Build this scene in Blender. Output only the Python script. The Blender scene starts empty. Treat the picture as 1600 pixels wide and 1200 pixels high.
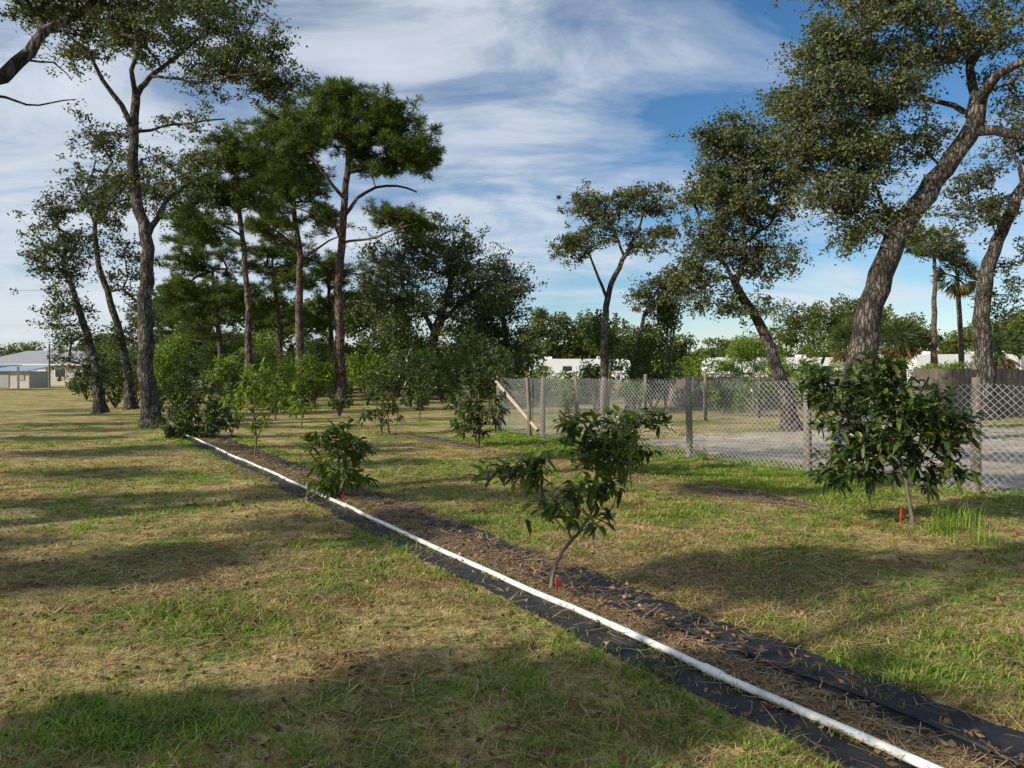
import bpy, math, numpy as np
from mathutils import Vector
rng=np.random.default_rng(7)
F=1150.0; H=1.6
def W(px,py,d): return np.array([(px-800)/F*d, d, H+(580-py)/F*d])
def unit(v): return v/(np.linalg.norm(v,axis=-1,keepdims=True)+1e-9)
def runit(n,zs=1.0):
    v=rng.normal(size=(n,3)); v[:,2]*=zs; return unit(v)
# ---------------------------------------------------------------- mesh builder
class MB:
    def __init__(s): s.V=[];s.F=[];s.M=[];s.n=0;s.S=[]
    def add(s,v,f,mat=0,smooth=False):
        v=np.asarray(v,dtype=np.float32).reshape(-1,3); f=np.asarray(f,dtype=np.int64)
        s.V.append(v); s.F.append(f+s.n); s.M.append(mat); s.S.append(smooth); s.n+=len(v)
    def box(s,c,size,mat=0,rotz=0.0):
        x,y,z=[a/2 for a in size]
        v=np.array([[-x,-y,-z],[x,-y,-z],[x,y,-z],[-x,y,-z],[-x,-y,z],[x,-y,z],[x,y,z],[-x,y,z]])
        ca,sa=math.cos(rotz),math.sin(rotz)
        v=np.stack([v[:,0]*ca-v[:,1]*sa,v[:,0]*sa+v[:,1]*ca,v[:,2]],1)+np.asarray(c)
        s.add(v,[[0,3,2,1],[4,5,6,7],[0,1,5,4],[1,2,6,5],[2,3,7,6],[3,0,4,7]],mat)
    def build(s,name,mats,parent=None,loc=None):
        V=np.concatenate(s.V)
        if loc is not None: V=V-np.asarray(loc,dtype=np.float32)
        starts=[];loops=[];mi=[];sm=[];p=0
        for f,m,q in zip(s.F,s.M,s.S):
            k=f.shape[1]; n=len(f)
            starts.append(np.arange(n)*k+p); loops.append(f.ravel()); p+=n*k
            mi.append(np.full(n,m)); sm.append(np.full(n,q))
        starts=np.concatenate(starts).astype(np.int32); loops=np.concatenate(loops).astype(np.int32)
        me=bpy.data.meshes.new(name)
        me.vertices.add(len(V)); me.vertices.foreach_set("co",V.ravel().astype(np.float32))
        me.loops.add(len(loops)); me.loops.foreach_set("vertex_index",loops)
        me.polygons.add(len(starts)); me.polygons.foreach_set("loop_start",starts)
        me.polygons.foreach_set("material_index",np.concatenate(mi).astype(np.int32))
        me.polygons.foreach_set("use_smooth",np.concatenate(sm).astype(bool))
        for m in mats: me.materials.append(m)
        me.update(calc_edges=True)
        ob=bpy.data.objects.new(name,me); bpy.context.scene.collection.objects.link(ob)
        if loc is not None: ob.location=[float(a) for a in loc]
        if parent: ob.parent=parent
        return ob
def tube(mb,pts,rad,sides=10,mat=0,rough=0.0,cap=True):
    pts=np.asarray(pts,float); n=len(pts)
    rad=np.broadcast_to(np.asarray(rad,float),(n,))
    t=np.gradient(pts,axis=0); t=unit(t)
    ref=np.array([1,0,0.]) if abs(t[0][0])<.8 else np.array([0,0,1.])
    a=np.arange(sides)*2*math.pi/sides; vs=[]
    u=unit(np.cross(t[0],ref))
    for i in range(n):
        u=unit(u-t[i]*np.dot(u,t[i])); w=np.cross(t[i],u)
        r=rad[i]*(1+rough*rng.uniform(-1,1,sides))
        vs.append(pts[i]+(np.cos(a)*r)[:,None]*u+(np.sin(a)*r)[:,None]*w)
    f=[]
    for i in range(n-1):
        for j in range(sides):
            k=(j+1)%sides; f.append([i*sides+j,i*sides+k,(i+1)*sides+k,(i+1)*sides+j])
    mb.add(np.concatenate(vs),f,mat,True)
    if cap:
        for e,pt in ((0,pts[0]),(n-1,pts[-1])):
            ring=vs[e]; v=np.vstack([ring,pt]); ff=[[j,(j+1)%sides,sides] for j in range(sides)]
            mb.add(v,ff,mat)
def segs(mb,P0,P1,R0,R1,sides=5,mat=0):
    P0=np.asarray(P0);P1=np.asarray(P1);n=len(P0)
    if n==0:return
    R0=np.broadcast_to(R0,(n,));R1=np.broadcast_to(R1,(n,))
    t=unit(P1-P0); ref=np.where(np.abs(t[:,2:3])<.8,np.array([[0,0,1.]]),np.array([[1.,0,0]]))
    u=unit(np.cross(t,ref)); w=np.cross(t,u)
    a=np.arange(sides)*2*math.pi/sides
    ring=u[:,None,:]*np.cos(a)[None,:,None]+w[:,None,:]*np.sin(a)[None,:,None]
    A=P0[:,None,:]+ring*R0[:,None,None]; B=P1[:,None,:]+ring*R1[:,None,None]
    V=np.concatenate([A,B],1).reshape(-1,3)
    j=np.arange(sides);k=(j+1)%sides
    f=np.stack([j,k,k+sides,j+sides],1)
    Fc=(f[None]+(np.arange(n)*2*sides)[:,None,None]).reshape(-1,4)
    mb.add(V,Fc,mat,True)
def rhomb(mb,c,L,Wd,mat=1,zs=.8,a=None):
    n=len(c)
    if n==0:return
    if a is None:a=runit(n,zs)
    b=unit(np.cross(a,runit(n)))
    L=(L*rng.uniform(.65,1.3,n))[:,None];Wd=(Wd*rng.uniform(.7,1.3,n))[:,None]
    nn=np.cross(a,b)
    V=np.stack([c-a*L/2,c+b*Wd/2+nn*Wd*.2,c+a*L/2,c-b*Wd/2+nn*Wd*.2],1).reshape(-1,3)
    mb.add(V,np.arange(4*n).reshape(n,4),mat)
def bigleaf(mb,base,a,L,Wd,mat=1,droop=.35):
    n=len(base); a=unit(a)
    z=np.array([[0,0,1.]]); b=unit(np.cross(a,z+rng.normal(size=(n,3))*.35)); nn=unit(np.cross(b,a))
    L=(L*rng.uniform(.6,1.25,n))[:,None];Wd=(Wd*rng.uniform(.75,1.2,n))[:,None]
    dr=(droop*rng.uniform(.2,1.6,n))[:,None]
    def mid(t): return base+a*L*t-z*L*dr*t*t
    m=[mid(t) for t in (0,.3,.7,1)]
    up=nn*Wd*.16
    l1=m[1]+b*Wd*.46+up;l2=m[2]+b*Wd*.42+up;r1=m[1]-b*Wd*.46+up;r2=m[2]-b*Wd*.42+up
    V=np.stack(m+[l1,l2,r1,r2],1).reshape(-1,3)
    o=(np.arange(n)*8)[:,None]
    q=np.concatenate([np.array([[1,2,5,4]])+o,np.array([[1,6,7,2]])+o])
    t=np.concatenate([np.array([[0,1,4]])+o,np.array([[2,3,5]])+o,np.array([[0,6,1]])+o,np.array([[2,7,3]])+o])
    k=mb.n; mb.add(V,q,mat,True)
    mb.F.append(t+k);mb.M.append(mat);mb.S.append(True);mb.V.append(np.zeros((0,3),np.float32))
# ---------------------------------------------------------------- materials
def newmat(name):
    m=bpy.data.materials.new(name);m.use_nodes=True;nt=m.node_tree;nt.nodes.clear()
    out=nt.nodes.new('ShaderNodeOutputMaterial');return m,nt,out
def N(nt,t,**k):
    n=nt.nodes.new(t)
    for a,b in k.items(): setattr(n,a,b)
    return n
def noise(nt,vec,scale,detail=4,rough=.6,dist=0):
    n=N(nt,'ShaderNodeTexNoise');n.inputs['Scale'].default_value=scale;n.inputs['Detail'].default_value=detail
    n.inputs['Roughness'].default_value=rough;n.inputs['Distortion'].default_value=dist
    if vec is not None: nt.links.new(vec,n.inputs['Vector'])
    return n.outputs['Fac']
def ramp(nt,fac,stops):
    r=N(nt,'ShaderNodeValToRGB');e=r.color_ramp.elements
    while len(e)<len(stops):e.new(.5)
    for i,(p,c) in enumerate(stops):
        e[i].position=p
        if isinstance(c,(int,float)):c=(c,c,c)
        e[i].color=(*c,1)
    nt.links.new(fac,r.inputs['Fac']);return r.outputs['Color']
def mix(nt,f,a,b,mode='MIX'):
    m=N(nt,'ShaderNodeMix',data_type='RGBA',blend_type=mode)
    for s,v in ((m.inputs[0],f),(m.inputs[6],a),(m.inputs[7],b)):
        if hasattr(v,'is_output'): nt.links.new(v,s)
        elif isinstance(v,(int,float)): s.default_value=v
        else: s.default_value=(*v,1)
    return m.outputs[2]
def pos(nt): return N(nt,'ShaderNodeNewGeometry').outputs['Position']
def stretch(nt,vec,sc):
    m=N(nt,'ShaderNodeMapping');m.inputs['Scale'].default_value=sc;nt.links.new(vec,m.inputs['Vector']);return m.outputs['Vector']
def bsdf(nt,out,col,rough=.8,bump=None,bs=.5,bd=.02,spec=.3,metal=0):
    b=N(nt,'ShaderNodeBsdfPrincipled')
    if hasattr(col,'is_output'): nt.links.new(col,b.inputs['Base Color'])
    else: b.inputs['Base Color'].default_value=(*col,1)
    if hasattr(rough,'is_output'): nt.links.new(rough,b.inputs['Roughness'])
    else: b.inputs['Roughness'].default_value=rough
    b.inputs['Specular IOR Level'].default_value=spec;b.inputs['Metallic'].default_value=metal
    if bump is not None:
        bn=N(nt,'ShaderNodeBump');bn.inputs['Strength'].default_value=bs;bn.inputs['Distance'].default_value=bd
        nt.links.new(bump,bn.inputs['Height']);nt.links.new(bn.outputs[0],b.inputs['Normal'])
    if out: nt.links.new(b.outputs[0],out.inputs['Surface'])
    return b
def simple(name,c1,c2,scale=8,rough=.8,bs=.3,sc=(1,1,1),spec=.3,bd=.02,metal=0):
    m,nt,out=newmat(name);v=stretch(nt,pos(nt),sc)
    f=noise(nt,v,scale,5,.65)
    bsdf(nt,out,ramp(nt,f,[(.3,c1),(.7,c2)]),rough,f,bs,bd,spec,metal);return m
def bark(name,c1,c2,c3,sc=(9,9,2.2)):
    m,nt,out=newmat(name);p=pos(nt);v=stretch(nt,p,sc)
    vo=N(nt,'ShaderNodeTexVoronoi',feature='DISTANCE_TO_EDGE');vo.inputs['Scale'].default_value=1.6
    nz=noise(nt,v,1.5,5,.7)
    mv=N(nt,'ShaderNodeVectorMath',operation='ADD');nt.links.new(v,mv.inputs[0])
    cx=N(nt,'ShaderNodeCombineXYZ');[nt.links.new(nz,cx.inputs[i]) for i in range(3)]
    nt.links.new(cx.outputs[0],mv.inputs[1]);nt.links.new(mv.outputs[0],vo.inputs['Vector'])
    edge=ramp(nt,vo.outputs['Distance'],[(0,0.0),(.22,1.0)])
    c=mix(nt,edge,c1,mix(nt,ramp(nt,noise(nt,p,2.2,5,.7),[(.42,0.),(.66,1.)]),c2,c3))
    hb=mix(nt,.35,edge,nz)
    bsdf(nt,out,c,.92,hb,.9,.03,.15);return m
def leafmat(name,cols,rough=.5,trans=.25,spec=.4,big=1.2):
    m,nt,out=newmat(name);g=N(nt,'ShaderNodeNewGeometry')
    c=ramp(nt,g.outputs['Random Per Island'],[(i/(len(cols)-1) if len(cols)>1 else 0,c) for i,c in enumerate(cols)])
    nz=noise(nt,g.outputs['Position'],big,3,.6)
    c=mix(nt,1.0,c,ramp(nt,nz,[(.3,(.6,.62,.6)),(.7,(1.3,1.28,1.15))]),'MULTIPLY')
    b=bsdf(nt,None,c,rough,spec=spec)
    t=N(nt,'ShaderNodeBsdfTranslucent');nt.links.new(mix(nt,1.,c,(1.5,1.7,.7),'MULTIPLY'),t.inputs['Color'])
    ms=N(nt,'ShaderNodeMixShader');ms.inputs[0].default_value=trans
    nt.links.new(b.outputs[0],ms.inputs[1]);nt.links.new(t.outputs[0],ms.inputs[2]);nt.links.new(ms.outputs[0],out.inputs['Surface'])
    return m
B_OAK=bark('oak_bark',(.020,.016,.013),(.080,.068,.056),(.26,.23,.195))
B_PINE=bark('pine_bark',(.03,.02,.016),(.14,.097,.072),(.28,.21,.17),(6,6,2))
B_YOUNG=simple('young_bark',(.10,.075,.05),(.22,.18,.13),30,.85,.4,(1,1,.4))
L_OAK=leafmat('oak_leaf',[(.040,.053,.020),(.080,.100,.038),(.14,.155,.062),(.22,.215,.11)],trans=.27)
L_OAKD=leafmat('oak_leaf_grey',[(.040,.050,.022),(.080,.093,.042),(.145,.15,.072)],trans=.27)
L_PINE=leafmat('pine_needle',[(.025,.048,.010),(.075,.115,.020),(.20,.235,.04)],.55,.3,.3,.7)
L_FRUIT=leafmat('fruit_tree_leaf',[(.018,.042,.011),(.038,.075,.016),(.07,.11,.024),(.14,.17,.035),(.018,.036,.011)],.3,.24,.5)
L_FRUITM=leafmat('fruit_tree_leaf_mid',[(.035,.07,.013),(.08,.13,.018),(.14,.195,.028),(.21,.24,.045),(.03,.06,.012)],.32,.3,.5,3)
L_FRUITY=leafmat('fruit_tree_leaf_light',[(.05,.09,.015),(.11,.16,.02),(.17,.21,.03),(.22,.21,.05)],.35,.3,.5)
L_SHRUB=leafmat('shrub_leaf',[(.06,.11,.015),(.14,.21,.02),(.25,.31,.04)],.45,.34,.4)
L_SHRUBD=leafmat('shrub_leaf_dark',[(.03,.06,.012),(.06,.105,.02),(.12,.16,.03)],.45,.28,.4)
L_FAR=leafmat('distant_leaf',[(.045,.07,.018),(.095,.125,.028),(.18,.19,.05)],.6,.28,.2,.25)
L_PALM=leafmat('palm_leaf',[(.05,.075,.025),(.09,.12,.04)],.5,.2,.3)
L_DEAD=leafmat('palm_dead',[(.22,.15,.07),(.15,.10,.05)],.8,.1,.1)
WOODP=simple('fence_post_wood',(.11,.09,.07),(.27,.23,.18),14,.9,.5,(1,1,.12))
WOODL=simple('pale_timber',(.36,.29,.20),(.52,.43,.32),10,.85,.3,(1,1,.3))
BOARD=simple('fence_board_wood',(.10,.085,.07),(.24,.20,.165),9,.9,.4,(1,1,.15))
WIRE=simple('galvanised_wire',(.48,.49,.50),(.62,.63,.64),5,.45,.0,spec=.5,metal=.3)
def grasscol(nt,p):
    n1=noise(nt,p,.55,4,.6,.4);n2=noise(nt,p,2.6,5,.7,.3);n3=noise(nt,p,19,4,.7)
    straw=(.74,.57,.28);olive=(.44,.39,.13);green=(.19,.31,.048);brown=(.31,.19,.10);sand=(.72,.63,.49)
    c=mix(nt,ramp(nt,n2,[(.42,0.),(.62,1.)]),straw,olive)
    c=mix(nt,ramp(nt,mix(nt,.35,n1,noise(nt,p,3.3,5,.75,.2)),[(.495,0.),(.565,.92)]),c,green)
    c=mix(nt,ramp(nt,noise(nt,stretch(nt,p,(1,1.6,1)),1.5,7,.78,.8),[(.50,0.),(.58,.85)]),c,brown)
    c=mix(nt,ramp(nt,n3,[(.34,.75),(.52,0.)]),c,(.12,.085,.045))
    return c,n3,sand
def ground_mat():
    m,nt,out=newmat('mown_grass_ground');p=pos(nt);c,n3,sand=grasscol(nt,p)
    c=mix(nt,ramp(nt,noise(nt,stretch(nt,p,(1.3,.9,1)),.9,6,.75,.2),[(.62,0.),(.70,.8)]),c,sand)
    fine=noise(nt,p,90,3,.8);med=noise(nt,p,7,6,.75)
    c=mix(nt,.9,c,ramp(nt,fine,[(.32,(.36,.33,.30)),(.68,(1.45,1.43,1.35))]),'MULTIPLY')
    h=mix(nt,.45,mix(nt,.5,n3,fine),med)
    bsdf(nt,out,c,.95,h,1.0,.06,.1);return m
GROUND=ground_mat()
def blade_mat():
    m,nt,out=newmat('grass_blade');g=N(nt,'ShaderNodeNewGeometry');c,_,_=grasscol(nt,g.outputs['Position'])
    r=ramp(nt,g.outputs['Random Per Island'],[(0,(.45,.55,.3)),(.35,(.75,.92,.5)),(.7,(1.0,.98,.75)),(1,(1.2,1.1,.9))])
    c=mix(nt,1.,c,r,'MULTIPLY')
    b=bsdf(nt,None,c,.7,spec=.2);t=N(nt,'ShaderNodeBsdfTranslucent');nt.links.new(c,t.inputs['Color'])
    ms=N(nt,'ShaderNodeMixShader');ms.inputs[0].default_value=.3
    nt.links.new(b.outputs[0],ms.inputs[1]);nt.links.new(t.outputs[0],ms.inputs[2]);nt.links.new(ms.outputs[0],out.inputs['Surface']);return m
BLADE=blade_mat()
BLADEG=leafmat('green_grass_blade',[(.08,.15,.018),(.16,.28,.032),(.28,.38,.055),(.46,.43,.15)],.6,.38,.3,2)
STRAW=leafmat('pine_straw',[(.18,.10,.05),(.36,.23,.12),(.58,.44,.26)],.8,.0,.1,3)
LITTER=leafmat('dead_leaf',[(.10,.06,.035),(.20,.12,.06),(.36,.26,.14)],.8,.0,.1,3)
def gravel_mat():
    m,nt,out=newmat('gravel_sand');p=pos(nt)
    f=noise(nt,p,60,5,.85);g=noise(nt,p,1.1,6,.7,.5)
    c=mix(nt,ramp(nt,g,[(.38,0.),(.62,1.)]),(.74,.65,.53),(.44,.35,.25))
    c=mix(nt,ramp(nt,noise(nt,p,2.3,6,.75,.5),[(.56,0.),(.66,.8)]),c,(.22,.21,.09))
    c=mix(nt,.8,c,ramp(nt,f,[(.3,(.4,.4,.4)),(.7,(1.35,1.35,1.35))]),'MULTIPLY')
    bsdf(nt,out,c,.95,mix(nt,.5,f,noise(nt,p,6,5,.7)),1,.05,.1);return m
GRAVEL=gravel_mat()
FABRIC=simple('weed_fabric',(.014,.015,.018),(.046,.045,.046),9,.65,.4,(1,1,1),.3)
MULCH=simple('mulch_soil',(.06,.042,.028),(.29,.21,.13),24,.95,1.,(1,1,1),.1,.04)
def pvc():
    m,nt,out=newmat('white_pvc');p=pos(nt)
    c=mix(nt,ramp(nt,noise(nt,p,7,6,.7),[(.48,0.),(.70,.75)]),(.80,.80,.76),(.42,.37,.28))
    bsdf(nt,out,c,.4,spec=.5);return m
PVC=pvc()
HOSE=simple('black_hose',(.012,.012,.013),(.03,.03,.03),9,.45,.1)
RED=simple('red_tag',(.6,.05,.03),(.7,.09,.05),9,.5,.05)
WHITE=simple('white_paint',(.74,.75,.76),(.82,.82,.81),1.5,.5,.02)
GREYP=simple('grey_paint',(.3,.31,.33),(.38,.39,.4),2,.5,.02)
GLASS=simple('dark_glass',(.02,.025,.03),(.04,.045,.05),2,.1,.0,spec=.6)
ROOFL=simple('shingle_roof_light',(.27,.28,.30),(.36,.37,.39),5,.85,.2)
ROOFB=simple('metal_roof_blue',(.24,.31,.39),(.32,.40,.48),2,.4,.02)
STUC=simple('stucco_wall',(.48,.44,.37),(.58,.53,.45),5,.9,.1)
RUBBER=simple('rubber',(.02,.02,.02),(.03,.03,.03),5,.8,.1)
# ---------------------------------------------------------------- world, sun, camera
scn=bpy.context.scene
sd=unit(np.array([.87,.49])); EL=math.radians(27);CX=sd[0]/math.tan(EL);CY=sd[1]/math.tan(EL)
w=bpy.data.worlds.new("World");scn.world=w;w.use_nodes=True;nt=w.node_tree;nt.nodes.clear()
out=N(nt,'ShaderNodeOutputWorld')
sky=N(nt,'ShaderNodeTexSky',sky_type='NISHITA');sky.sun_disc=False;sky.sun_elevation=EL;sky.sun_rotation=math.atan2(-sd[0],-sd[1])%(2*math.pi)
sky.air_density=1.0;sky.dust_density=.2;sky.ozone_density=3
bg=N(nt,'ShaderNodeBackground');bg.inputs['Strength'].default_value=.115
hs=N(nt,'ShaderNodeHueSaturation');hs.inputs['Saturation'].default_value=1.22;nt.links.new(sky.outputs[0],hs.inputs['Color']);nt.links.new(hs.outputs[0],bg.inputs['Color'])
tc=N(nt,'ShaderNodeTexCoord');sp=N(nt,'ShaderNodeSeparateXYZ');nt.links.new(tc.outputs['Generated'],sp.inputs[0])
def M(op,a,b=None):
    n=N(nt,'ShaderNodeMath',operation=op)
    for i,v in enumerate((a,b)):
        if v is None:continue
        if hasattr(v,'is_output'): nt.links.new(v,n.inputs[i])
        else:n.inputs[i].default_value=v
    return n.outputs[0]
zz=M('ADD',M('MAXIMUM',sp.outputs[2],0.0),.20)
cb=N(nt,'ShaderNodeCombineXYZ');nt.links.new(M('DIVIDE',sp.outputs[0],zz),cb.inputs[0]);nt.links.new(M('DIVIDE',sp.outputs[1],zz),cb.inputs[1])
mp=N(nt,'ShaderNodeMapping');mp.inputs['Rotation'].default_value=(0,0,math.radians(35));mp.inputs['Scale'].default_value=(.9,1.7,1);mp.inputs['Location'].default_value=(1.3,.4,0)
nt.links.new(cb.outputs[0],mp.inputs['Vector'])
wis=noise(nt,mp.outputs[0],1.7,12,.61,.5)
cov=noise(nt,cb.outputs[0],1.05,4,.5,.3)
bias=M('MULTIPLY',M('SUBTRACT',.05,sp.outputs[0]),.20)
s_=M('ADD',M('ADD',M('MULTIPLY',wis,.85),M('MULTIPLY',cov,.62)),bias)
cf=ramp(nt,s_,[(.60,0.),(.73,.34),(.82,.70),(.97,.97)])
bg2=N(nt,'ShaderNodeBackground');bg2.inputs['Color'].default_value=(.86,.92,1.0,1);bg2.inputs['Strength'].default_value=.86
ms=N(nt,'ShaderNodeMixShader');nt.links.new(cf,ms.inputs[0]);nt.links.new(bg.outputs[0],ms.inputs[1]);nt.links.new(bg2.outputs[0],ms.inputs[2])
nt.links.new(ms.outputs[0],out.inputs['Surface'])
sl=bpy.data.lights.new('sun','SUN');sl.energy=5;sl.angle=math.radians(.5);sl.color=(1,.93,.80)
so=bpy.data.objects.new('sun',sl);scn.collection.objects.link(so)
so.rotation_euler=Vector((sd[0]*math.cos(EL),sd[1]*math.cos(EL),-math.sin(EL))).to_track_quat('-Z','Y').to_euler()
so.location=(-20,-10,30)
cam=bpy.data.cameras.new('camera');co=bpy.data.objects.new('camera',cam);scn.collection.objects.link(co);scn.camera=co
co.location=(0,0,H);co.rotation_euler=(math.radians(90),0,0);cam.lens=F/1600*36;cam.sensor_width=36;cam.shift_y=-20/1600;cam.clip_end=2000;cam.clip_start=.05
scn.view_settings.view_transform='Standard';scn.view_settings.look='None';scn.view_settings.exposure=0
# ---------------------------------------------------------------- rows / layout
p0=np.array([1.586,2.99]);U=unit(np.array([-.633,1.0]));Nn=np.array([U[1],-U[0]])
def S(t,o): return p0+U*t+Nn*o
def row_t_o(xy):
    q=xy-p0; return q@U,q@Nn
CORN=np.array([-.34,19.8]); UF=unit(np.array([6.04+.34,9.58-19.8]));NF=np.array([-UF[1],UF[0]])
if NF[0]<0: NF=-NF
def Fp(a,b): return CORN+UF*a+NF*b
mb=MB();mb.add([[-600,-200,0],[600,-200,0],[600,1000,0],[-600,1000,0]],[[0,1,2,3]]);mb.build('ground',[GROUND])
def vn(x,seed=0):
    return np.sin(x*1.3+seed)*.5+np.sin(x*3.1+seed*2.1)*.3+np.sin(x*7.7+seed*3.7)*.2
pts=[]
for a in np.linspace(4.5,22,90): pts.append(Fp(a,.75+.35*vn(a,1)+.12*vn(a*5,3)))
for b in np.linspace(1,15,40): pts.append(Fp(22,b))
for a in np.linspace(22,4,60): pts.append(Fp(a,13.2+.6*vn(a,4)))
for b in np.linspace(13,1,60): pts.append(Fp(4+.7*vn(b,6)+.2*vn(b*4,2),b))
mb=MB();c=np.mean(pts,0);V=[[p[0],p[1],.004] for p in pts]+[[c[0],c[1],.004]];n=len(pts)
mb.add(V,[[i,(i+1)%n,n] for i in range(n)]);mb.build('gravel_lot',[GRAVEL])
def strip(name,o0,o1,t0,t1,mat,z,amp,ragL=.0,ragR=.0,seed=0,nx=8,step=.12,crown=0,taper=0):
    T=np.arange(t0,t1,step);mb=MB();V=[]
    for t in T:
        a=o0+ragL*vn(t*2.2,seed)+ragL*.4*vn(t*9,seed+2);b=o1+ragR*vn(t*2.5,seed+5)+ragR*.4*vn(t*8,seed+3)
        if taper:
            k=min(1,(t-t0)/taper+.02,(t1-t)/taper+.02);m_=(a+b)/2;a=m_+(a-m_)*k;b=m_+(b-m_)*k
        for i in range(nx+1):
            s=i/nx;x,y=S(t,a+(b-a)*s)
            V.append([x,y,z+amp*rng.uniform(0,1)*(0.3 if i in(0,nx) else 1)+crown*math.sin(math.pi*s)])
    f=[[i*(nx+1)+j,i*(nx+1)+j+1,(i+1)*(nx+1)+j+1,(i+1)*(nx+1)+j] for i in range(len(T)-1) for j in range(nx)]
    mb.add(V,f,0,True);return mb.build(name,[mat])
strip('weed_barrier',-.235,.72,-3.5,21,FABRIC,.005,.014,.035,.05)
strip('mulch_bed',.045,.23,-3.5,3.0,MULCH,.004,.016,.02,.07,3,8,.07,.028,.5)
strip('mulch_bed',.045,.44,2.6,21,MULCH,.004,.016,.03,.16,8,8,.07,.030,1.2)
strip('mulch_bed',.60,.84,4.6,7.6,MULCH,.012,.012,.05,.1,12,5,.07,.01,.8)
strip('mulch_bed',-.32,-.14,8.5,12,MULCH,.012,.012,.05,.06,14,5,.07,.01,1.2)
R2=[(3.7,5.5),(11.5,15.5)]
for k,(a,b) in enumerate(R2):
    strip('weed_barrier',4.46,5.0,a,b,FABRIC,.004,.008,.06,.08,5+k,8,.1,0,.8)
    strip('mulch_bed',4.38,4.66,a-.3,b+.3,MULCH,.008,.014,.14,.12,9+k,8,.08,.02,1.0)
mb=MB();T=np.linspace(-3,17.3,90);P=[[*S(t,.025*vn(t*.5,2)+.008*vn(t*2,3)),.034+.004*vn(t,1)] for t in T]
tube(mb,P,.0205,14,0)
for t in (1.0,6.6,12.2):
    q=np.array([[*S(t+k,.025*vn((t+k)*.5,2)+.008*vn((t+k)*2,3)),.034+.004*vn(t+k,1)] for k in np.linspace(-.06,.06,4)]);tube(mb,q,.0265,14,0)
tube(mb,[[*S(17.2,.0),.03],[*S(17.25,.45),.03],[*S(17.3,1.0),.03]],.018,10,0)
mb.build('irrigation_pipe',[PVC])
mb=MB();T=np.linspace(-3,3.2,50);P=[[*S(t,.34+.05*math.sin(t*1.3+.6)-.03*max(0,t)**1.2),.036+.004*math.sin(t*5)] for t in T];tube(mb,P,.013,8);mb.build('drip_hose',[HOSE])
# ---------------------------------------------------------------- trees
def catmull(P,step=.3):
    P=np.asarray(P,float);Q=np.vstack([2*P[0]-P[1],P,2*P[-1]-P[-2]]);o=[]
    for i in range(1,len(Q)-2):
        L=np.linalg.norm(Q[i+1]-Q[i]);k=max(2,int(L/step))
        for t in np.arange(k)/k:
            a,b,c,d=Q[i-1],Q[i],Q[i+1],Q[i+2]
            o.append(.5*((2*b)+(-a+c)*t+(2*a-5*b+4*c-d)*t*t+(-a+3*b-3*c+d)*t**3))
    o.append(P[-1]);return np.array(o)
def skeleton(mb,limbs,flare=True,step=.3,sides=12,wob=.02):
    nodes=[]
    for k,(P,r0,r1) in enumerate(limbs):
        C=catmull(P,step);n=len(C);s=np.linspace(0,1,n)
        R=r0+(r1-r0)*s**.85
        if k==0 and flare:
            hgt=C[:,2]-C[0,2];R=R*(1+.75*np.exp(-hgt/.22))
        C2=C.copy();C2[1:]+=rng.normal(size=(n-1,3))*wob
        tube(mb,C2,R,sides,0,.05)
        nodes.append(C2)
    return nodes
def grow(mb,nodes,cl,twig=.010,step=.45,mat=0,maxr=.12,jit=.13):
    base=np.concatenate(nodes);nb=len(base)
    cap=nb+len(cl)*14;Pn=np.zeros((cap,3));Pn[:nb]=base;par=np.full(cap,-1);cnt=nb
    dd=np.array([np.min(np.linalg.norm(base-c,axis=1)) for c in cl]);order=np.argsort(dd);tips=[]
    for i in order:
        c=cl[i];D=np.linalg.norm(Pn[:cnt]-c,axis=1)+np.maximum(0,Pn[:cnt,2]-c[2])*.5
        j=int(np.argmin(D));a=Pn[j];L=np.linalg.norm(c-a);k=min(12,max(1,int(L/step)))
        side=runit(1)[0]*L*.12+np.array([0,0,-L*.08]);prev=j
        for q in range(1,k+1):
            s=q/k;pt=a+(c-a)*s+side*math.sin(math.pi*s)+(rng.normal(size=3)*jit*step if q<k else 0)
            Pn[cnt]=pt;par[cnt]=prev;prev=cnt;cnt+=1
        tips.append(prev)
    num=np.zeros(cap)
    for t in tips:num[t]+=1
    for i in range(cnt-1,nb-1,-1): num[par[i]]+=num[i]
    R=np.minimum(twig*np.sqrt(np.maximum(num,1)),maxr);idx=np.arange(nb,cnt);pr=par[idx]
    R0=np.minimum(np.where(pr<nb,R[idx]*1.25,R[pr]),R[idx]*1.5)
    segs(mb,Pn[pr],Pn[idx],R0,R[idx]*.97,5,mat)
def blob_pts(blobs,p=.42):
    o=[]
    for (c,r,n) in blobs:
        u=runit(n)*(rng.uniform(0,1,(n,1))**p);o.append(np.asarray(c)+u*np.asarray(r))
    return np.concatenate(o)
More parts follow.
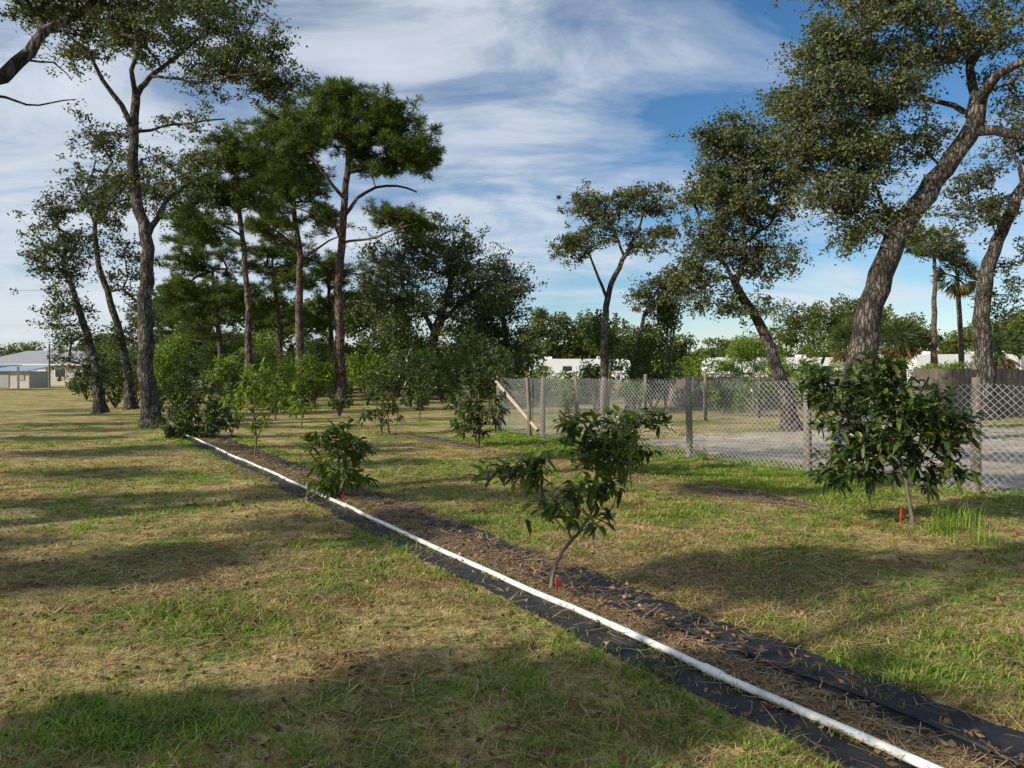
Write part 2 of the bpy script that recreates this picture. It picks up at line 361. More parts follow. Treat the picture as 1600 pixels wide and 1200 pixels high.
def oak(name,limbs,blobs,leafL=.09,per=130,sig=.34,leaf=None,twig=.010,sub=9,barkm=None,subsig=.12,asp=.55,boost=.72):
    mb=MB();nodes=skeleton(mb,limbs)
    nodes2=[n[int(len(n)*(.45 if i==0 else .15)):] for i,n in enumerate(nodes)]
    cl=blob_pts([(c,r,max(2,int(n*boost))) for c,r,n in blobs]);grow(mb,nodes2,cl,twig)
    n=len(cl);sz=rng.uniform(.6,1.3,(n,1,1));S1=(cl[:,None,:]+rng.normal(size=(n,sub,3))*sz*np.array([sig,sig,sig*.6]))
    segs(mb,np.repeat(cl,sub,0),S1.reshape(-1,3),twig*.6,twig*.3,3,0)
    k=max(1,per//sub);w_=rng.uniform(.45,1.25,(n*sub,1,1))
    c=S1.reshape(-1,1,3)+rng.normal(size=(n*sub,k,3))*w_*np.array([subsig,subsig,subsig*.7])
    rhomb(mb,c.reshape(-1,3),leafL,leafL*asp,1)
    return mb.build(name,[barkm or B_OAK,leaf or L_OAK],loc=limbs[0][0][0])
def LW(d,pts): return [W(p[0],p[1],d+(p[2] if len(p)>2 else 0)) for p in pts]
def BW(d,bl,df=1.0):
    k=d/F;o=[]
    for b in bl:
        px,py,rx,ry,n=b[:5];dd=b[5] if len(b)>5 else 0
        o.append((W(px,py,d+dd),(rx*k,max(rx,ry)*k*df,ry*k),n))
    return o
d=20.9
oak('oak_tree',[(LW(d,[(240,668),(232,600),(226,520),(228,440),(229,370),(214,310),(207,240),(210,180),(214,140,.2)]),.25,.11),
 (LW(d,[(229,372),(246,340,.3),(262,312,.6),(292,290,1.2),(330,270,1.8)]),.10,.03),
 (LW(d,[(209,205),(190,165,-.4),(160,125,-.7),(140,85,-1),(100,50,-1.2)]),.09,.03),
 (LW(d,[(213,150),(235,118,.5),(270,95,.8),(310,60,1),(350,40,1.2)]),.09,.03),
 (LW(d,[(213,150),(205,110,-.6),(215,60,-.9),(200,10,-1)]),.08,.03),
 (LW(d,[(212,205,.1),(235,203,.4),(270,195,.7),(320,190,1),(350,185,1.3)]),.05,.02),
 (LW(d,[(235,120,.5),(270,122,.1),(310,128,-.4),(360,120,-.8),(420,110,-1)]),.045,.02)],
 BW(d,[(270,60,110,50,44),(150,50,80,42,26),(390,60,55,40,24),(370,118,80,28,28),(435,130,38,26,16),(230,10,140,35,38),(330,10,70,30,20),
  (300,192,60,10,5),(120,85,45,26,10),(235,285,60,30,9),(300,262,45,28,10),(60,20,60,25,10)],.8),.10,190,.26)
d=24
oak('oak_tree',[(LW(d,[(157,645),(150,580),(135,520),(116,460),(100,410),(108,370)]),.17,.06),(LW(d,[(116,460),(95,420),(70,390)]),.05,.02)],
 BW(d,[(95,380,40,60,30),(85,450,28,60,16),(130,310,40,40,18),(110,520,30,50,14),(75,320,25,25,8),(150,560,35,35,12)]),.11,150,.27,L_OAKD)
d=26
oak('oak_tree',[(LW(d,[(205,640),(192,540),(172,470),(152,400),(150,340),(170,300),(195,270)]),.17,.05),(LW(d,[(150,360),(135,310),(150,250)]),.05,.02)],
 BW(d,[(165,215,50,30,16),(200,290,60,40,24),(150,300,40,60,16),(225,250,50,26,12),(185,400,45,50,16),(280,310,50,30,14),(200,500,35,50,12)]),.12,150,.28,L_OAKD)
d=15.4
oak('oak_tree',[(LW(d,[(1338,690),(1342,600),(1356,500),(1376,430),(1400,370),(1445,305),(1490,245),(1522,190),(1530,150)]),.33,.17),
 (LW(d,[(1515,205),(1560,203,-.4),(1600,212,-.8),(1700,190,-1.2)]),.12,.06),
 (LW(d,[(1522,190),(1490,165,.4),(1450,158,.8),(1412,135,1.2),(1380,120,1.5)]),.07,.025),
 (LW(d,[(1528,160),(1512,110,.3),(1518,60,.5),(1490,10,.8),(1470,-40,1)]),.10,.04),
 (LW(d,[(1528,165),(1550,130,-.5),(1580,105,-.9),(1640,80,-1.4)]),.13,.06),
 (LW(d,[(1512,112),(1545,60,-.4),(1590,30,-.6),(1640,10,-.8)]),.06,.03),
 (LW(d,[(1412,370),(1370,300,.6),(1340,260,1.1),(1300,235,1.6)]),.06,.02),
 (LW(d,[(1400,385),(1360,350,.4),(1310,330,.7),(1270,290,.9)]),.05,.02)],
 BW(d,[(1330,60,70,48,34),(1430,50,90,60,46),(1540,40,70,50,22),(1300,150,90,52,50),(1390,150,70,50,34),(1275,225,60,45,30),(1360,240,70,45,36),(1315,300,60,38,24),(1385,335,45,34,15),(1440,225,45,30,9),(1330,370,45,24,11),(1590,125,50,50,10),(1480,-40,160,45,36),(1350,-20,90,35,20),(1270,90,30,30,10)],.8),.085,200,.23,None,.009)
d=20
oak('oak_tree',[(LW(d,[(1237,674),(1222,600),(1195,525),(1165,470),(1143,430)]),.22,.10),
 (LW(d,[(1143,432),(1120,400,.3),(1095,370,.5),(1090,330,.6)]),.06,.025),(LW(d,[(1150,440),(1165,390,-.3),(1160,345,-.5),(1180,300,-.6),(1150,250,-.5)]),.09,.03),
 (LW(d,[(1163,380),(1200,350,.4),(1225,310,.6)]),.05,.02),(LW(d,[(1143,435),(1110,428,-.4),(1080,410,-.8)]),.04,.02)],
 BW(d,[(1130,215,50,34,28),(1190,225,60,50,38),(1110,285,42,44,28),(1185,310,60,50,38),(1110,380,48,42,28),(1190,405,50,34,22),(1085,445,42,42,20),(1150,480,45,25,10),(1240,270,40,48,18),(1240,170,35,38,14),(1130,330,40,40,14)],.8),.10,190,.25,None,.009)
d=28
oak('oak_tree',[(LW(d,[(942,650),(944,560),(948,480),(962,430),(985,385),(1000,355)]),.20,.07),(LW(d,[(950,470),(935,435),(920,400),(905,385)]),.07,.03),(LW(d,[(975,400),(960,360),(945,330)]),.06,.02)],
 BW(d,[(925,318,32,26,16),(985,305,38,22,16),(1030,315,28,18,12),(900,385,32,30,18),(950,355,35,28,14),(1020,375,36,28,16)],.8),.125,180,.3,None,.011)
d=31
oak('oak_tree',[(LW(d,[(985,640),(992,560),(1008,490),(1035,440)]),.16,.05)],BW(d,[(1040,450,38,34,22),(1015,480,28,34,14),(1070,440,24,28,10)],.8),.13,190,.32,L_OAKD,.011)
d=21
oak('oak_tree',[(LW(d,[(1541,655),(1538,560),(1534,480),(1548,410),(1572,345),(1602,290),(1640,250)]),.27,.13),(LW(d,[(1536,450),(1520,420),(1498,408),(1470,395)]),.08,.03),(LW(d,[(1600,290),(1585,240),(1560,190)]),.08,.03)],
 BW(d,[(1530,330,50,26,14),(1590,400,30,40,6),(1480,380,35,20,9),(1600,200,40,60,16),(1640,260,50,60,18),(1525,280,38,25,11),(1560,480,30,30,6)],.8),.11,170,.27,L_OAKD)
d=42
oak('oak_tree',[(LW(d,[(676,615),(674,560),(682,510),(700,460),(705,410)]),.38,.13),(LW(d,[(680,520),(655,480),(630,450)]),.18,.06),(LW(d,[(686,505),(725,470),(760,440)]),.16,.06)],
 BW(d,[(690,385,70,50,54),(620,430,60,60,46),(750,450,60,45,40),(700,470,80,45,34),(600,490,50,40,26),(640,370,40,26,16),(690,545,90,35,20)],1),.19,150,.46,L_OAK,.02,9,None,.24,.55,.68)
d=46
oak('oak_tree',[(LW(d,[(790,610),(792,540),(785,480),(790,440)]),.25,.1),(LW(d,[(745,610),(742,560),(738,510)]),.25,.1)],
 BW(d,[(795,460,35,45,32),(780,420,30,25,14),(750,530,45,45,34),(770,500,40,40,24),(800,550,40,40,18)],1),.19,150,.46,L_OAKD,.02,9,None,.24,.55,.68)
def pine(name,limbs,blobs,d,per=60,L=.36,wd=.018,boost=.92):
    mb=MB();nodes=skeleton(mb,limbs,step=.5,sides=10,wob=.03)
    nodes2=[n[int(len(n)*(.5 if i==0 else .1)):] for i,n in enumerate(nodes)]
    cl=blob_pts([(c,r,max(2,int(n*boost))) for c,r,n in blobs]);grow(mb,nodes2,cl,.022,.6,0,.16)
    n=len(cl);sub=6;S1=cl[:,None,:]+rng.normal(size=(n,sub,3))*np.array([.40,.40,.17])
    segs(mb,np.repeat(cl,sub,0),S1.reshape(-1,3),.015,.01,3,0)
    c=np.repeat(S1.reshape(-1,3),per,0);a=runit(len(c));a[:,2]=a[:,2]*.7+.25;a=unit(a)
    c=c+a*L*.5
    rhomb(mb,c,L,wd*1.6,1,a=a)
    return mb.build(name,[B_PINE,L_PINE],loc=limbs[0][0][0])
d=34
pine('pine_tree',[(LW(d,[(533,632),(531,540),(530,450),(534,370),(538,310),(545,250),(550,190)]),.27,.12),(LW(d,[(536,340),(570,300,.8),(620,290,1.2),(650,300,1.5)]),.10,.04),(LW(d,[(538,310),(505,270,-.8),(480,240,-1)]),.09,.04),(LW(d,[(533,380),(590,370,-1),(640,350,-1.5)]),.07,.03),(LW(d,[(534,360),(480,330,1),(440,320,1.5)]),.07,.03),(LW(d,[(545,250),(590,220),(620,200)]),.07,.03)],
 BW(d,[(540,155,60,28,32),(600,185,60,28,28),(640,230,45,30,24),(500,205,60,35,32),(560,215,60,30,24),(655,250,25,28,9),(470,260,40,35,20),(640,350,35,22,14),(600,335,45,14,9),(590,262,40,18,10)],.9),d)
pine('pine_tree',[(LW(d+3,[(470,630),(469,540),(468,470),(470,405),(462,350),(455,300),(450,250)]),.25,.10),(LW(d+3,[(468,410),(500,385),(530,370)]),.08,.03),(LW(d+3,[(466,390),(430,360),(400,350)]),.08,.03),(LW(d+3,[(458,320),(420,290),(390,270)]),.08,.03)],
 BW(d+3,[(430,220,55,35,34),(400,270,45,35,28),(460,290,45,30,24),(430,350,50,25,20),(510,340,30,22,11),(370,230,28,35,14),(450,180,35,20,12)],.9),d)
pine('pine_tree',[(LW(d-2,[(392,632),(388,540),(386,450),(379,370),(373,320),(370,270)]),.19,.08),(LW(d-2,[(380,370),(340,350),(310,355)]),.06,.03)],
 BW(d-2,[(365,255,34,42,22),(340,300,42,25,20),(315,360,40,22,16),(395,310,32,25,12),(290,340,25,18,6)],.9),d)
pine('pine_tree',[(LW(d+9,[(440,620),(438,540),(432,470),(425,420)]),.2,.09)],BW(d+9,[(420,400,60,30,28),(460,440,55,28,20),(400,470,50,25,14)],.9),d)
pine('pine_tree',[(LW(d+8,[(345,620),(343,540),(338,470),(330,420)]),.2,.09)],BW(d+8,[(315,400,60,32,28),(280,440,45,35,20),(350,460,50,38,20),(300,500,45,28,12)],.9),d)
pine('pine_tree',[(LW(d+12,[(520,620),(517,520),(512,440)]),.22,.09)],BW(d+12,[(500,420,60,30,24),(540,470,48,28,15),(585,430,38,28,11),(490,500,50,25,12)],.9),d)
pine('pine_tree',[(LW(d+14,[(300,620),(298,540),(290,480)]),.2,.08)],BW(d+14,[(285,480,60,38,26),(330,520,50,28,16),(250,520,35,28,10)],.9),d)
pine('pine_tree',[(LW(d+18,[(410,615),(409,540),(405,480)]),.2,.08)],BW(d+18,[(400,490,60,35,24),(450,510,50,28,16),(370,540,40,25,10)],.9),d)
pine('pine_tree',[(LW(58,[(1458,585),(1459,500),(1461,430),(1460,390)]),.28,.12)],BW(58,[(1460,372,35,20,14),(1440,395,20,12,5),(1480,398,22,12,6)],.9),58,40,.42,.04)
oak('oak_tree',[([np.array(p) for p in [(-9.3,5.2,0),(-9.2,5.4,1.6),(-8.9,5.8,3.0),(-8.3,6.6,4.2),(-7.4,7.2,5.0)]],.30,.14),
 ([W(-225,90,7.2),W(-90,130,7.6),W(0,118,8.0),(W(48,78,8.2)),W(72,48,8.3),W(120,22,8.5),W(190,-30,8.8)],.10,.03),
 ([W(-60,145,7.8),W(5,153,8),W(60,160,8.2),W(124,155,8.3)],.020,.005),
 ([W(30,92,8.1),W(85,100,8.4),W(115,125,8.6)],.015,.004),
 ([W(72,48,8.3),W(60,20,8.6),W(90,-40,9)],.05,.02),([W(-225,90,7.2),W(-250,-60,7.4),W(-200,-220,8)],.12,.04),([W(-225,90,7.2),W(-120,-20,6.4),W(0,-160,6)],.1,.03)],
 BW(8.4,[(60,-40,90,38,18),(200,-25,110,30,14),(310,-22,80,22,6),(30,-10,55,25,8),(-150,-120,150,110,12),(0,-220,160,80,9),(150,-200,120,70,6),(-330,-100,120,110,9)],.9),.065,190,.17,L_OAKD,.006,9,None,.08)
# unseen oaks left of and behind the viewer; crowns shaped to shade chosen spots
def shade_oak(x,y,h0,crowns):
    tr=[np.array([x,y,0]),np.array([x+.2,y+.1,h0*.3]),np.array([x-.1,y+.3,h0*.6]),np.array([x+.3,y,h0])]
    limbs=[(tr,.28,.15)];bl=[]
    for (tx,ty,h,rx,ry,n) in crowns:
        e=np.array([tx-CX*h,ty-CY*h,h]);s=tr[3] if h>h0+1 else tr[2]
        limbs.append(([s,s+(e-s)*.5+np.array([0,0,.4]),e],.09,.03));bl.append((e,(rx,ry,.28),n))
    oak('oak_tree',limbs,bl,.13,230,.20,None,.012,9,None,.11,.65,1.05)
shade_oak(-9,-1.8,4.0,[(-.5,3.4,5.0,1.0,.40,9),(1.1,3.5,5.6,1.0,.30,8),(2.2,5.9,7.0,1.5,.40,12),(4.4,6.1,7.4,1.1,.3,8),(-1.6,3.2,5.2,.6,.2,3)])
shade_oak(-15,-.5,5.0,[(-3.4,5.9,7.0,1.4,.35,12),(-1.6,7.6,7.6,1.2,.25,8),(.3,9.6,8.4,1.4,.5,9),(-5.2,6.5,7.2,.8,.3,6),(3.4,10.0,9.0,1.2,.4,6)])
shade_oak(-20,2.4,5.5,[(-5.3,9.0,8.0,1.4,.35,11),(-2.8,9.9,8.8,1.4,.3,8),(-6.0,11.5,8.4,1.6,.3,11),(-2.5,12.8,9.4,1.5,.4,7)])
shade_oak(-25,7.5,6,[(-9,14.2,9.0,2.0,.4,13),(-6.5,15.4,9.5,2,.4,11),(-11,17.5,9.5,2.2,.5,13),(-3.5,16,10,1.8,.5,8),(1,14,10.5,1.6,.5,7)])
shade_oak(-31,14,6,[(-14,22,9.0,2.4,.7,15),(-10,24,10,2.4,.7,13),(-15,27,9.5,2.5,.9,15),(-12,20,9,2,.4,9),(-8,21,10,2,.6,8),(-18,30,10,3,1,14)])
shade_oak(-6,-6.5,4.5,[(6.0,4.6,6.6,1.2,.4,8),(8.0,6.4,7.4,1.4,.4,8)])
shade_oak(-3,-9.5,6,[(6.5,11,10.5,1.8,.7,11),(9,9.5,11,1.6,.7,9),(10,14,11,2,.8,11)])
# ---------------------------------------------------------------- young fruit trees
def young(name,limbs,blobs,L=.15,wd=.055,per=9,leaf=None,twig=.004,sig=.03,droop=.35):
    mb=MB();nodes=skeleton(mb,limbs,False,.08,8,.003)
    nodes2=[n[int(len(n)*(.55 if i==0 and len(limbs)>1 else .3)):] for i,n in enumerate(nodes)]
    cl=blob_pts(blobs,.5);grow(mb,nodes2,cl,twig,.12,0,.02)
    n=len(cl);c=np.repeat(cl,per,0)+rng.normal(size=(n*per,3))*sig
    cen=np.mean(cl,0);o=unit(np.repeat(cl-cen,per,0))
    a=unit(runit(n*per,.7)+o*.45+np.array([0,0,.15]))
    bigleaf(mb,c,a,L,wd,1,droop)
    return mb.build(name,[B_YOUNG,leaf or L_FRUIT],loc=limbs[0][0][0])
d=5.33
young('fruit_tree',[(LW(d,[(862,928),(863,900),(878,862),(900,838)]),.017,.012),(LW(d,[(900,838),(925,800,.05),(935,760,.08),(925,700,.1)]),.010,.005),(LW(d,[(893,845),(880,805,-.05),(862,775,-.1)]),.008,.004),
 (LW(d,[(880,800,-.05),(835,775,-.12),(790,745,-.15),(765,735,-.15)]),.006,.003),(LW(d,[(905,832),(950,805,.1),(965,770,.15)]),.007,.003)],
 BW(d,[(790,735,40,18,11),(840,732,38,26,12),(868,785,42,34,12),(925,780,45,44,17),(935,720,52,42,23),(905,680,40,38,17),(960,690,44,40,17)],.85),.11,.042,8,L_FRUITM,.0035)
d=9.2
young('fruit_tree',[(LW(d,[(523,782),(527,755),(530,725),(528,695)]),.016,.007),(LW(d,[(523,780),(505,755),(497,725)]),.010,.004),(LW(d,[(525,780),(548,750),(555,715)]),.010,.004)],
 BW(d,[(515,705,46,38,24),(545,690,36,30,17),(510,740,32,26,12),(545,740,34,26,13)],.9),.165,.054,8,L_FRUITY)
d=13.6
young('fruit_tree',[(LW(d,[(398,720),(400,680),(396,640),(400,600)]),.022,.009),(LW(d,[(398,690),(420,650),(430,620)]),.012,.005),(LW(d,[(398,680),(375,640),(365,610)]),.010,.005)],
 BW(d,[(400,600,34,30,24),(375,625,30,26,16),(428,620,28,32,18),(400,655,26,20,9),(410,580,30,16,8)],.9),.14,.048,8,L_SHRUB)
d=17.5
young('fruit_tree',[(LW(d,[(312,690),(310,660),(308,630)]),.03,.012)],BW(d,[(285,650,34,34,46),(330,645,40,37,56),(310,612,40,24,30),(350,662,28,18,18),(275,675,25,12,12),(320,675,50,12,18)],.9),.16,.062,8,L_FRUIT)
d=18.4
young('fruit_tree',[(LW(d,[(608,682),(606,650),(604,610)]),.025,.01)],BW(d,[(600,600,40,32,42),(600,640,40,28,32),(620,573,26,20,14)],.9),.17,.062,8,L_FRUIT)
d=15.6
young('fruit_tree',[(LW(d,[(747,700),(750,665),(748,620),(755,590)]),.028,.01)],BW(d,[(745,640,48,40,66),(760,590,42,35,50),(765,556,28,20,16),(735,668,32,14,14)],.9),.16,.06,8,L_FRUIT)
d=11.5
young('fruit_tree',[(LW(d,[(978,742),(982,715),(985,680),(990,655)]),.022,.01)],BW(d,[(980,680,42,34,34),(1010,655,34,20,20),(950,695,24,24,12),(1000,712,32,18,12)],.9),.15,.055,8,L_FRUIT)
for d,px,lf in ((22,352,L_FRUIT),(20.5,470,L_SHRUB),(24,655,L_FRUIT),(24,430,L_FRUITM)):
    gy=580+F*H/d
    young('fruit_tree',[(LW(d,[(px,gy),(px+2,gy-25),(px-2,gy-50)]),.025,.01)],BW(d,[(px,gy-48,28,26,26),(px+8,gy-72,22,20,16),(px-8,gy-30,22,12,9)],.9),.18,.065,8,lf)
d=7.67
young('fruit_tree',[(LW(d,[(1427,822),(1420,780),(1412,735),(1402,700)]),.022,.014),(LW(d,[(1412,735),(1370,690,-.05),(1320,650,-.1)]),.010,.005),(LW(d,[(1415,745),(1450,700,.1),(1480,660,.15)]),.010,.005),(LW(d,[(1402,700),(1400,650),(1390,600)]),.010,.005),(LW(d,[(1425,800),(1450,760),(1490,735)]),.008,.004)],
 BW(d,[(1300,630,50,42,36),(1370,610,52,42,42),(1430,640,60,46,50),(1480,665,40,44,30),(1345,680,66,42,44),(1420,700,62,34,30),(1310,730,50,26,18),(1485,735,30,20,9),(1270,590,30,24,9),(1455,755,24,20,5),(1380,570,55,18,12),(1370,740,30,16,6)],.75),.14,.052,9,None,.004)
# ---------------------------------------------------------------- shrubs and masses
def mass(name,blobs,leafL,n,leaf,stems=False,subk=14):
    mb=MB()
    for c,r in blobs:
        c=np.asarray(c);r=np.asarray(r,float);vol=(r[0]*r[2])
        sc=runit(subk)*(rng.uniform(.25,.95,(subk,1)));sc[:,2]=sc[:,2]*.95;sr=rng.uniform(.18,.48,subk)
        for s,q in zip(sc,sr):
            k=int(n*vol*(q/.35)**2/subk)+4
            u=runit(k)*(rng.uniform(.55,1.15,(k,1)));p=c+(s+u*q)*r;p=p[p[:,2]>.03]
            rhomb(mb,p,leafL,leafL*.55,0 if not stems else 1)
        if stems:
            m=7;e=c+runit(m)*r*.5;segs(mb,np.repeat([[c[0],c[1],0]],m,0),e,.04,.02,5,0)
    return mb.build(name,([B_YOUNG] if stems else [])+[leaf],loc=[blobs[0][0][0],blobs[0][0][1],0])
def sh(px,py,rx,ry,d): return (W(px,py,d),(rx*d/F,rx*d/F,ry*d/F))
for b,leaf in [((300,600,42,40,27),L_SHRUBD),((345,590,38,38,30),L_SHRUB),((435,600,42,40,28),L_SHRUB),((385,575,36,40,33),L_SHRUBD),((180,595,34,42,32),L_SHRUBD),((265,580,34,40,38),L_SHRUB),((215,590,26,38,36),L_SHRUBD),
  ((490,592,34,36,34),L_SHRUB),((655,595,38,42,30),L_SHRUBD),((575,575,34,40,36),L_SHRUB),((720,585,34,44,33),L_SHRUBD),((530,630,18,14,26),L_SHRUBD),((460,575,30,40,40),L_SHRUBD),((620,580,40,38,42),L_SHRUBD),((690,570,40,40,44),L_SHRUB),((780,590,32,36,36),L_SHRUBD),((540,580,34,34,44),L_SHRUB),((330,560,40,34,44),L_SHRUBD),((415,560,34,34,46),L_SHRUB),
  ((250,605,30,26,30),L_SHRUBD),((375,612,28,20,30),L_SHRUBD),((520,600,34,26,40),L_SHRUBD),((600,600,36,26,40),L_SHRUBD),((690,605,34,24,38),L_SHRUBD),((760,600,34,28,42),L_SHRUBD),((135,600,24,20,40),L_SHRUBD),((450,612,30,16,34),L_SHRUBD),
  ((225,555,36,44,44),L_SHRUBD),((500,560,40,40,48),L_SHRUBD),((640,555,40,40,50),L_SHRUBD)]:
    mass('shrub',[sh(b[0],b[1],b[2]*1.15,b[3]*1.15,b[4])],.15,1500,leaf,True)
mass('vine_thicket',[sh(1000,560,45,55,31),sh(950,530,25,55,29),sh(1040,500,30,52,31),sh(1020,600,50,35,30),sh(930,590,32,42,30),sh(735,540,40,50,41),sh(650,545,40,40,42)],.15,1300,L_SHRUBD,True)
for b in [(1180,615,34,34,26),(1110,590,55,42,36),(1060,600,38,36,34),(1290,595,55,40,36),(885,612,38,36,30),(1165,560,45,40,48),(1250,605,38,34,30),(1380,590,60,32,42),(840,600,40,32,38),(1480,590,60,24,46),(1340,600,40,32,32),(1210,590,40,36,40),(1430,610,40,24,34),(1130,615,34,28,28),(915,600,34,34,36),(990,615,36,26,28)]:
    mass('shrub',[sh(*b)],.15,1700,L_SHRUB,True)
B=[]
for px in range(150,830,24): B.append(sh(px+rng.uniform(-8,8),560+rng.uniform(-10,8),rng.uniform(26,40),rng.uniform(32,50),62+rng.uniform(-6,6)))
for px in range(240,640,28): B.append(sh(px,500+rng.uniform(-20,15),36,38,60+rng.uniform(-3,6)))
mass('distant_tree_line',B,.32,330,L_FAR,False,16);B=[]
for px,py,rx,ry in [(850,525,45,42),(905,530,48,45),(960,535,45,42),(1000,550,40,40),(880,560,70,30),(1100,560,60,32),(1060,560,45,32),(1240,515,45,45),(1300,500,50,45),(1340,510,45,50),(1270,555,60,32),(1410,520,45,38),(1440,540,40,30),(1500,540,50,32),(1560,530,50,38),(1600,520,50,45),(1650,520,60,50),(1720,510,60,60),(1800,520,60,60),(1180,555,45,32),(1375,510,34,35)]:
    B.append(sh(px,py,rx,ry,86+rng.uniform(-3,8)))
mass('distant_tree_line',B,.40,320,L_FAR,False,18)
mass('distant_tree_line',[sh(px,py,rx,ry,130) for px,py,rx,ry in [(-60,555,60,30),(0,562,40,20),(50,555,40,20),(95,552,30,18),(130,560,30,22),(150,550,30,30)]],.5,120,L_FAR,False,14)
mass('distant_tree_line',[sh(px,568+rng.uniform(-3,3),50,rng.uniform(16,24),170) for px in range(-200,1900,45)],.8,40,L_FAR,False,12)
def palm(name,px,pyc,pyb,d,R):
    mb=MB();c=W(px,pyc,d);b=W(px+8,pyb,d);b[2]=0
    C=catmull([b,(b+c)/2+[.1,0,0],c],.6);tube(mb,C,np.linspace(.24,.17,len(C)),10,0,.08)
    for dead,n in ((0,38),(1,16)):
        a=runit(n);
        if dead:a[:,2]=-abs(a[:,2])-.5
        else:a[:,2]=a[:,2]*.9+.25
        a=unit(a);hub=c+a*R*.45
        segs(mb,np.repeat([c],n,0),hub,.03,.02,4,1)
        k=14;fa=unit(np.repeat(a,k,0)+runit(n*k)*.75+np.array([0,0,-.3]));Lf=R*.62
        rhomb(mb,np.repeat(hub,k,0)+fa*Lf*.5,Lf,.09,2 if dead else 1,a=fa)
    return mb.build(name,[B_OAK,L_PALM,L_DEAD],loc=b)
palm('palm_tree',1495,432,560,60,1.9);palm('palm_tree',1330,540,575,55,2.0);palm('palm_tree',1405,530,580,58,2.0);palm('palm_tree',1560,545,580,52,1.9)
# ---------------------------------------------------------------- fences
def post(mb,xy,h,r):
    x,y=xy;tube(mb,[[x,y,-.1],[x+rng.normal()*.006,y,h*.5],[x+rng.normal()*.02,y,h]],[r*1.03,r,r*.97],12,0,.03)
def chain(mb,A,Bp,h,sp,r,z0=.04):
    A=np.asarray(A);Bp=np.asarray(Bp);L=np.linalg.norm(Bp-A);u=(Bp-A)/L;nn=np.array([u[1],-u[0]])
    ph=rng.uniform(0,6)
    for sgn in (1,-1):
        P0=[];P1=[]
        for s in np.arange(-h,L,sp) if sgn>0 else np.arange(0,L+h,sp):
            a,b=s,s+sgn*h;t0,t1=0,1
            if sgn>0:
                if a<0:t0=-a/h
                if b>L:t1=(L-a)/h
            else:
                if a>L:t0=(a-L)/h
                if b<0:t1=a/h
            if t1<=t0:continue
            k=6;ts=np.linspace(t0,t1,k)
            for i in range(k-1):
                q=[]
                for t in (ts[i],ts[i+1]):
                    xx=a+sgn*h*t; xy=A+u*xx+nn*(sgn*.004+.02*math.sin(xx*2.1+t*3+ph));sag=.035*math.sin(math.pi*min(max(xx/L,0),1))*(.6+.4*math.sin(ph*3))
                    q.append([xy[0],xy[1],z0+t*(h-sag)+.012*math.sin(xx*5+ph)])
                P0.append(q[0]);P1.append(q[1])
        segs(mb,np.array(P0),np.array(P1),r,r,4,1)
mb=MB()
posts=[(7.5,7.5),(6.04,9.58),(4.62,11.5),(3.28,13.6),(1.93,15.65),(.75,17.75),(-.34,19.8)]
for p in posts: post(mb,p,1.5+rng.uniform(-.03,.04),.062)
post(mb,(.42,18.0),1.45,.05)
for a,b in zip(posts[:-1],posts[1:]): chain(mb,np.array(a)+[-.06,-.04],np.array(b)+[-.06,-.04],1.4,.095,.0027)
segs(mb,[[-.42,19.55,1.32]],[[.62,17.72,.18]],.06,.06,4,2)
mb.build('chain_link_fence',[WOODP,WIRE,WOODL])
mb=MB();pp=[Fp(0,b) for b in np.arange(2.6,19,2.6)]
for p in pp: post(mb,p,1.5+rng.uniform(-.04,.04),.06)
allp=[CORN]+pp
for a,b in zip(allp[:-1],allp[1:]): chain(mb,a,b,1.35,.12,.0026)
mb.build('chain_link_fence',[WOODP,WIRE])
def boardfence(name,A,Bp,h,gap=.15):
    mb=MB();A=np.asarray(A,float);Bp=np.asarray(Bp,float);L=np.linalg.norm(Bp-A);u=(Bp-A)/L;ang=math.atan2(u[1],u[0]);n=int(L/gap)
    for i in range(n):
        hh=h+rng.uniform(-.03,.03);p=A+u*(i+.5)*gap;mb.box([p[0],p[1],hh/2],[gap*.93,.02,hh],0,ang+rng.normal()*.02)
    nn=np.array([u[1],-u[0]])
    for z in (.4,h-.35):
        m=(A+Bp)/2-nn*.035;mb.box([m[0],m[1],z],[L,.04,.09],0,ang)
    for i in range(0,n,16):
        p=A+u*i*gap-nn*.10;post(mb,p,h+.03,.055)
    return mb.build(name,[BOARD])
boardfence('wooden_fence',(14.5,26.5),(30,22.5),1.68)
boardfence('wooden_fence',(7.2,33.5),(14.2,30),1.35)
